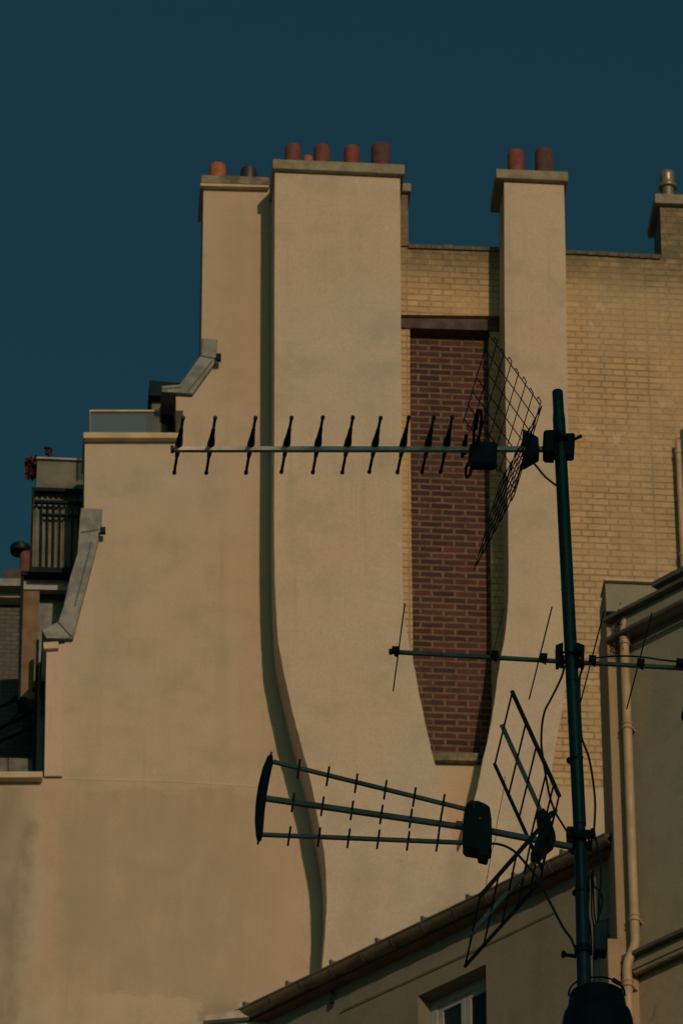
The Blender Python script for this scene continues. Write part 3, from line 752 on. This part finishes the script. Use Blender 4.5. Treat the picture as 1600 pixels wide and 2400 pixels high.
# dipole box
m = MB()
bx = [(1100, 1052), (1108, 1043), (1158, 1044), (1165, 1052), (1163, 1088), (1156, 1094), (1104, 1093), (1097, 1080)]
m.slab([P(x, y, -.02) for x, y in bx], Vector((0, .035, 0))); obj('dipole_box', m, M['blk'], A1, bevel=.003)
m = MB(); m.bar(P(1103, 1055, -.03), P(1102, 1068, .0), .02, .012)
def loop(pts, w, mat=M['blk']):
    mm = MB(); q = [P(*p) for p in pts]
    for a, b in zip(q, q[1:]): mm.bar(a, b, w, .0045, up=Vector((0, 0, 1)))
    return obj('dipole_loop', mm, mat, A1)
loop([(1109, 1046, -.03), (1111, 1006, -.09), (1115, 975, -.14), (1120, 961, -.16), (1127, 962, -.16), (1128, 985, -.13), (1124, 1015, -.08), (1117, 1043, -.03)], .007)
loop([(1119, 965, -.155), (1116, 985, -.13), (1114, 1005, -.09)], .009)
loop([(1100, 1080, .0), (1091, 1098, .03), (1091, 1115, .06), (1094, 1120, .07), (1101, 1112, .06), (1106, 1090, .02)], .006)
# mesh reflector panels
def mesh_panel(c_apexN, c_apexF, c_outF, c_outN, na, nb, name='mesh_panel'):
    m = MB(); w = .0013
    B_, C_, D_, A_ = [P(*c) for c in (c_apexN, c_apexF, c_outF, c_outN)]
    def q(i, j):  # i 0..1 apex->outer, j 0..1 near->far
        return lrp(lrp(B_, A_, i), lrp(C_, D_, i), j)
    for k in range(nb+1):   # wires along the outward direction
        j = k/nb; m.tube([q(0, j), q(1, j)], w, 6)
    prev = None
    for k in range(na+1):   # wires along the element direction, with bent-over ends
        i = k/na; e0 = -.035 if k % 2 == 0 else -.02
        m.tube([q(i, e0), q(i, 1.035)], w, 6)
        if k < na:
            m.tube([q(i, e0), q(i+.055, e0-.01), q(i+.07, .0)], w, 6)
            m.tube([q(i, 1.03), q(i+.05, 1.045), q(i+.07, 1.0)], w, 6)
    return obj(name, m, M['blk'], A1)
hb = .172
mesh_panel((1265, 948, -hb), (1206, 1147, hb), (1087, 982, hb-.013), (1146, 785, -hb-.013), 7, 6)
mesh_panel((1267, 958, -hb), (1206, 1156, hb), (1112, 1330, hb-.013), (1171, 1134, -hb-.013), 7, 6)
m = MB(); m.slab([P(x, y, .005) for x, y in ((1224, 1014), (1230, 1016), (1261, 1034), (1263, 1072), (1228, 1092), (1224, 1090))], Vector((0, .035, 0)))
obj('reflector_bracket', m, M['blk'], A1, bevel=.002)
# mast clamp
m = MB()
m.slab([P(x, y, -.016) for x, y in ((1272, 1025), (1277, 1021), (1297, 1020), (1298, 1072), (1277, 1071), (1272, 1066))], Vector((0, .05, 0)))
m.slab([P(x, y, .004) for x, y in ((1296, 1024), (1344, 1022), (1347, 1028), (1345, 1069), (1340, 1073), (1297, 1071))], Vector((0, .03, 0)))
cl1 = obj('mast_clamp', m, M['blk'], A1, bevel=.002)
m = MB(); cc = P(1312, 1035); m.tube([cc+Vector((-.022, -.004, 0)), cc+Vector((-.013, -.019, 0)), cc+Vector((0, -.022, 0)), cc+Vector((.013, -.019, 0)), cc+Vector((.022, -.004, 0))], .0035, 8)
obj('saddle', m, M['blk'], cl1)
m = MB(); m.bar(P(1292, 1025, -.03), P(1313, 1012, -.04), .006, .003, up=FW, w2=.011, h2=.003); obj('wing_nut', m, M['blk'], cl1)
m = MB(); m.bar(P(1340, 1032, -.03), P(1363, 1021, -.04), .006, .003, up=FW, w2=.009, h2=.003); m.tube([P(1341, 1026, -.02), P(1342, 1016, -.03)], .0025, 8)
obj('wing_nut', m, M['blk'], cl1)

# ---- antenna 2: slim boom with thin rods
b0 = P(914, 1528, .0); b1 = P(1640, 1569, .075)
A2 = antenna('middle slim aerial with thin tilted rods on a flat bar', P(1335, 1550))
m = MB(); m.bar(b0, b1, .0085, .0085); obj('boom', m, M['alud'], A2, bevel=.0006)
def Y2(px): return .075*(px-914)/726.0
e2 = [(948.4, 1414.5, 921, 1620, 927, 1527, .0016), (1181, 1424, 1132, 1628, 1159, 1537, .0009), (1293, 1423, 1239.5, 1639, 1273, 1543, .0017),
      (1415, 1433, 1360, 1646, 1388, 1548, .0017), (1527, 1437, 1468, 1662, 1501, 1556, .0017)]
for x0, y0, x1, y1, nx, ny, rr in e2:
    L = (y1-y0)/(12000*.535/12.0); yb = Y2(nx); a = P(x0, y0, yb-L/2-.006); b = P(x1, y1, yb+L/2-.006)
    m = MB(); m.tube([a, b], rr, 10); rod = obj('thin_rod', m, M['rod'], A2, smooth=True)
    m = MB(); m.bar(P(nx-9, ny-3, yb-.008), P(nx+9, ny-2, yb-.008), .014, .015); m.bar(P(nx-3, ny+8, yb-.004), P(nx+6, ny+11, yb-.002), .006, .005)
    m.tube([P(nx+3, ny+7, yb-.004), P(nx+5, ny+15, yb-.004)], .0022, 8)
    obj('rod_clip', m, M['blk'], rod, bevel=.001)
m = MB(); m.bar(b0-Vector((.003, 0, 0)), b0+Vector((.004, 0, 0)), .0105, .0105); obj('end_cap', m, M['blk'], A2)
# clamp
m = MB()
for sx in (-1, 1):
    x = 1335+sx*24
    m.slab([P(x-sx*8, 1513, -.01), P(x+sx*10, 1520, -.01), P(x+sx*9, 1562, -.01), P(x+sx*2, 1562, -.01), P(x-sx*1, 1556, -.01), P(x+sx*1, 1532, -.01), P(x-sx*8, 1530, -.01)], Vector((0, .03, 0)))
    m.bar(P(x-sx*6, 1540, .01), P(x-sx*6, 1562, .01), .010, .02, up=FW)
c2_ = obj('mast_clamp', m, M['blk'], A2, bevel=.001)
m = MB(); cc = P(1334, 1538); m.tube([cc+Vector((-.024, .0, 0)), cc+Vector((-.014, -.018, -.001)), cc+Vector((0, -.021, -.002)), cc+Vector((.014, -.018, -.001)), cc+Vector((.024, 0, 0))], .0028, 8); obj('saddle', m, M['blk'], c2_)
m = MB(); m.bar(P(1584, 1553, .05), P(1618, 1556, .05), .018, .014); obj('dipole_box', m, M['blk'], A2, bevel=.001)
m = MB(); m.tube(smooth_path([P(1610, 1560, .07), P(1607, 1640, .25), P(1600, 1682, .33), P(1612, 1690, .35), P(1618, 1640, .25), P(1620, 1570, .08)], 4), .0045, 8); obj('folded_dipole', m, M['blk'], A2)

# ---- antenna 3: three booms and frame reflectors
A3 = antenna('lowest aerial with three converging bars and two barred reflector frames', P(1358, 1975))
YB3 = -.03
def Q(px, py, dy=0): return P(px, py, dy+YB3)
booms = [((640, 1786), (1095, 1898), .0085, .0085, [(323, 207), (493, 249), (658, 290), (828, 328), (997, 370), (1166, 410)]),
         ((622, 1872), (1090, 1940), .011, .0115, [(290, 401), (461, 424), (633, 448), (805, 472), (976, 495), (1148, 520)]),
         ((612, 1957), (1090, 1976), .0085, .0085, [(268, 598), (441, 605), (614, 611), (787, 617), (961, 626), (1133, 632)])]
for (a, b, w, h, el) in booms:
    m = MB(); m.bar(Q(*a), Q(*b), w, h); bo = obj('boom', m, M['alud'], A3, bevel=.0006)
    for zx, zy in el:
        cx, cy_ = 570+zx/2.489, 1720+zy/2.489
        hl = .0425
        m = MB(); p_ = Q(cx+3.2, cy_-22, -hl); q_ = Q(cx-3.2, cy_+22, hl); d = (q_-p_).normalized()
        m.tube([p_, p_+d*.001, q_-d*.001, q_], [.0014, .0025, .0025, .0014], 10); obj('short_rod', m, M['rod'], bo, smooth=True)
m = MB(); m.bar(Q(1150, 1949), Q(1340, 1986), .0115, .012); obj('rear_boom', m, M['alud'], A3, bevel=.0006)
m = MB()
outer = [(634, 1772), (627, 1776), (615, 1805), (605, 1845), (599, 1885), (597, 1925), (599, 1955), (602, 1968), (607, 1971)]
inner = [(613, 1966), (617, 1940), (620, 1900), (625, 1860), (632, 1820), (640, 1785), (639, 1775)]
m.slab([Q(x, y, 0) for x, y in outer+inner], Vector((0, .022, 0))); ec = obj('end_plate', m, M['blk'], A3, bevel=.003)
m = MB(); m.tube([Q(636, 1764, -.02), Q(634, 1776, 0)], .0022, 8); m.tube([Q(606, 1968, 0), Q(604, 1979, .02)], .0022, 8); obj('end_pin', m, M['rod'], A3)
m = MB(); m.bar(Q(1068, 1931, -.008), Q(1082, 1933, -.008), .006, .013); obj('bolt_plate', m, M['alud'], A3)
m = MB()
bxp = [(1096, 1891), (1106, 1887), (1122, 1889), (1140, 1897), (1147, 1903), (1151, 1930), (1152, 1975), (1151, 2003), (1145, 2003), (1143, 2016), (1138, 2018), (1120, 2013), (1119, 2003), (1090, 1998), (1084, 1990), (1084, 1950), (1087, 1910)]
m.slab([Q(x, y, -.01) for x, y in bxp], Vector((0, .045, 0))); db = obj('dipole_box', m, M['blk'], A3, bevel=.004)
m = MB(); m.tube([Q(1125, 1918, -.036), Q(1125, 1918, -.030)], .0035, 10); m.tube([Q(1111, 1880, -.045), Q(1110, 1897, -.03)], .0022, 8); obj('screw', m, M['alud'], db)
# reflector frames. corners near/far
def framepanel(An, Bn, Df, Cf, wires, depth, mids, darkbars):
    """An->Bn near bar, Df->Cf far bar; wires at fractions run near->far; middle bar metal"""
    a, b, d, c = [Q(*p) for p in (An, Bn, Df, Cf)]
    m = MB(); m.bar(a, b, .0088, .0070, up=Vector((0, 1, 0))); obj('frame_bar', m, M['blk'], A3, bevel=.0006)
    m = MB(); m.bar(d, c, .0075, .0065, up=Vector((0, 1, 0))); obj('frame_bar', m, M['blk'], A3, bevel=.0006)
    mm = lrp(a, d, .5); mn = lrp(b, c, .5); e_ = (mm-mn).normalized()*.008
    m = MB(); m.bar(mm+e_, lrp(mm, mn, mids), .0098, .006, up=Vector((0, 1, 0))); obj('frame_bar', m, M['alud'], A3, bevel=.0006)
    for t_ in wires:
        p_ = lrp(a, b, t_); q_ = lrp(d, c, t_); m = MB(); m.tube([p_, q_], .0023, 8); obj('frame_wire', m, M['blk'], A3, smooth=True)
fh = .165
framepanel((1199, 1620, -fh), (1311, 1868, -fh), (1158, 1790, fh), (1270, 2038, fh), (0.01, .30, .52, .74, .88, .99), fh, .86, 0)
framepanel((1123, 2103, -fh), (1303, 1898, -fh), (1088, 2267, fh), (1268, 2066, fh), (0.01, .25, .48, .68, .84, .98), fh, .84, 0)
m = MB(); br_ = [(1256, 1911), (1274, 1901), (1288, 1923), (1300, 1958), (1302, 1972), (1295, 1986), (1280, 1998), (1262, 2018), (1247, 2024), (1242, 2008), (1252, 1985), (1262, 1960)]
m.slab([Q(x, y, .0) for x, y in br_], Vector((0, .03, 0))); obj('reflector_bracket', m, M['blk'], A3, bevel=.002)
m = MB(); m.bar(Q(1270, 1925, -.02), Q(1295, 1905, -.06), .012, .006); m.tube([Q(1281, 1962, -.03), Q(1281, 1962, -.018)], .004, 10); obj('bracket_arm', m, M['blk'], A3)
# clamp at mast
m = MB()
m.slab([P(x, y, -.018) for x, y in ((1326, 1946), (1392, 1948), (1394, 1965), (1372, 1966), (1345, 1964), (1326, 1962))], Vector((0, .012, 0)))
m.slab([P(x, y, .006) for x, y in ((1327, 1950), (1345, 1950), (1346, 1993), (1338, 1991), (1328, 1975))], Vector((0, .05, 0)))
m.slab([P(x, y, .004) for x, y in ((1376, 1975), (1388, 1976), (1386, 1992), (1375, 1990))], Vector((0, .02, 0)))
c3_ = obj('mast_clamp', m, M['blk'], A3, bevel=.0015)
m = MB()
for x in (1340, 1387): m.tube([P(x, 1942, -.03), P(x, 1956, -.02)], .003, 8); m.tube([P(x+3, 1954, -.028), P(x+3, 1954, -.018)], .005, 6)
m.tube(smooth_path([P(1377, 1968, -.01), P(1384, 1972, -.01), P(1386, 1965, -.01)], 3), .0018, 6)
obj('bolt', m, M['blk'], c3_)

# ---- cables
def cable(pts, r, label, mat='cable'):
    m = MB(); q = smooth_path([P(*p) for p in pts], 7); m.tube(q, r, 8)
    o = obj('cable', m, M[mat], at=q[0], smooth=True); tag(o, label, 'cable'); return o
cable([(1243, 1078, .02), (1256, 1092, .0), (1275, 1115, -.012), (1290, 1128, -.015), (1306, 1140, -.012)], .0027, 'short black cable curving from the mesh reflector bracket down to the mast')
cable([(1322, 1560, -.01), (1318, 1580, -.005), (1309, 1602, .0), (1290, 1640, .01), (1277, 1665, .015), (1270, 1698, .015), (1268, 1740, .015), (1271, 1770, .015), (1278, 1815, .01), (1288, 1868, .0), (1302, 1906, -.005), (1316, 1930, -.01), (1328, 1949, -.012)], .0026, 'black cable drooping left of the mast between middle and lowest aerials')
cable([(1369, 1556, .0), (1362, 1574, .01), (1358, 1592, .015), (1358, 1640, .02), (1362, 1722, .018), (1368, 1745, .012), (1379, 1775, .01), (1388, 1822, .01), (1394, 1880, .01), (1393, 1925, .008), (1392, 1950, .005), (1398, 1978, .01), (1406, 2015, .012), (1408, 2060, .015), (1404, 2105, .02), (1400, 2175, .025)], .0026, 'long black cable looping right of the mast down to the dark box')
cable([(1152, 1978, -.03), (1166, 1979, -.03), (1186, 1985, -.04), (1207, 1998, -.05), (1231, 2024, -.05), (1259, 2060, -.05), (1290, 2119, -.04), (1320, 2176, -.03), (1336, 2198, -.022), (1345, 2218, -.018), (1349, 2228, -.015)], .0030, 'black cable hanging diagonally from the lowest aerial to the mast collar')
cable([(1389, 2060, .03), (1392, 2078, .03), (1405, 2090, .03), (1411, 2108, .03), (1408, 2130, .03), (1402, 2150, .03), (1398, 2175, .03)], .0024, 'small black cable loop standing above the dark box')
cable([(1398, 1542, .04), (1425, 1539, .05), (1470, 1538, .05), (1510, 1541, .06), (1550, 1547, .06), (1586, 1551, .05)], .0022, 'thin cable running along the top of the slim aerial bar')
cable([(1183, 1820, .0), (1180, 1850, .0), (1172, 1892, .0), (1165, 1925, .0), (1161, 1965, .0), (1152, 1995, .0), (1146, 2030, .0), (1138, 2076, .0)], .0007, 'hair thin dark wire dangling behind the black aerial box')
for k_, (x, lab) in enumerate(((1380, 'black lead strapped tight against the right side of the mast'), (1386, 'middle one of three upright leads beside the lower mast'), (1390, 'upright lead farthest from the lower mast, ending above the box'))):
    cable([(x-1, 2052-6*k_, .02), (x, 2090, .022), (x-2+k_*2, 2140, .022), (x+3+k_*2, 2175, .024), (x+6, 2230, .026)], .0019, lab)

# ---- dark junction box
jb = thing('junction_box', 'dark teal plastic box fixed to the right of the mast foot', 'box', P(1407, 2238, .03))
m = MB(); m.slab([P(x, y, .02) for x, y in ((1390, 2176), (1400, 2170), (1424, 2166), (1422, 2236), (1416, 2240), (1390, 2234))], Vector((0, .04, 0)))
jbo = obj('case', m, M['box'], jb, bevel=.003)
m = MB(); m.slab([P(x, y, .05) for x, y in ((1402, 2163), (1427, 2156), (1427, 2195), (1402, 2195))], Vector((0, .012, 0))); obj('back_plate', m, M['box'], jb)
m = MB(); m.tube([P(1415, 2238, .02), P(1415, 2246, .025)], .004, 8); m.tube([P(1396, 2236, .02), P(1393, 2248, .02)], .0055, 8); obj('cable_gland', m, M['blk'], jb)

# ---- black pot-shaped cover round the foot of the mast
bc = P(1400, 2400, .02); sc_ = PXM/ math.cos(TH)
cv = thing('mast_foot_cover', 'black bucket shaped cover with wire handle round the foot of the mast', 'cover', bc-Vector((0, 0, .35)))
def hz(py): return P(1400, py, .02).z-bc.z
m = MB(); m.lathe(bc, [(.092, -.35), (.083, hz(2440)), (.0775, hz(2392)), (.074, hz(2378)), (.069, hz(2373)), (.0655, hz(2366)), (.061, hz(2338)), (.0595, hz(2333)), (.056, hz(2331)), (.054, hz(2334))], 48)
obj('shell', m, M['blk'], cv, smooth=True)
m = MB(); hp = []
for i in range(17):
    a = math.pi*i/16; hp.append(bc+Vector((-math.cos(a)*.0625, -.03*math.sin(a), hz(2336)+(hz(2306)-hz(2336))*math.sin(a)**.7)))
m.tube(hp, .0022, 8); obj('handle', m, M['blk'], cv, smooth=True)
m = MB(); m.bar(hp[11]+Vector((0, 0, 0)), hp[13], .006, .009); obj('handle_grip', m, M['blk'], cv)
m = MB(); m.tube([bc-Vector((0, 0, .35)), Vector((bc.x, bc.y, 0))], .2, 24)
ch = obj('brick_chimney', m, M['terra'], at=Vector((bc.x, bc.y, 0))); tag(ch, 'round flue below the mast foot cover, under the picture edge', 'chimney')

# ================================================================== building behind the viewer, which shades the aerials
SB = thing('street_building', 'tall stone building across the street behind the viewer', 'building', (20, -18, 0))
m = MB(); FB = Frame((0, -15), 0)
m.prism(FB, [(10.45, 0), (34, 0), (34, 18.9), (10.45, 18.9)], 0, -12)
obj('wall', m, M['stone'], SB)
m = MB(); m.prism(FB, [(10.45, 18.901), (34, 18.901), (34, 24.5), (13.0, 24.5)], 0, -12)
obj('mansard_roof', m, M['slate'], SB)

# ------------------------------------------------------------------ camera, light, world
cd = bpy.data.cameras.new('camera'); co = bpy.data.objects.new('camera', cd); C.objects.link(co)
co.location = CAM; co.rotation_euler = (math.pi/2+TH, 0, 0)
cd.sensor_fit = 'HORIZONTAL'; cd.sensor_width = 24; cd.lens = 24*FPX/1600.0; cd.clip_start = .5; cd.clip_end = 2000
cd.dof.use_dof = True; cd.dof.focus_distance = 12.05; cd.dof.aperture_fstop = 44
sc.camera = co
az = R(12.4)+PSI; el = math.atan(.30/1.024)
S_ = Vector((math.sin(az)*math.cos(el), -math.cos(az)*math.cos(el), math.sin(el)))
ld = bpy.data.lights.new('sun', 'SUN'); lo = bpy.data.objects.new('sun', ld); C.objects.link(lo)
lo.location = (10, -30, 40); lo.rotation_euler = (-S_).to_track_quat('-Z', 'Y').to_euler()
ld.energy = 3.2; ld.angle = R(.5); ld.color = (1.0, .645, .43)
w = bpy.data.worlds.new('World'); sc.world = w; w.use_nodes = True; nt = w.node_tree
sky = nt.nodes.new('ShaderNodeTexSky'); sky.sky_type = 'NISHITA'; sky.sun_disc = False
sky.sun_elevation = el; sky.sun_rotation = math.pi-az; sky.altitude = 50; sky.dust_density = 3.0; sky.ozone_density = 4.5
mx = nt.nodes.new('ShaderNodeMix'); mx.data_type = 'RGBA'; mx.blend_type = 'MULTIPLY'; mx.inputs[0].default_value = 1
mx.inputs[7].default_value = (.48, .915, .655, 1)
bg = nt.nodes['Background']; nt.links.new(sky.outputs[0], mx.inputs[6]); nt.links.new(mx.outputs[2], bg.inputs[0]); bg.inputs[1].default_value = .074
sc.view_settings.view_transform = 'Standard'; sc.view_settings.look = 'None'; sc.view_settings.gamma = 1
sc.view_settings.exposure = -1.15
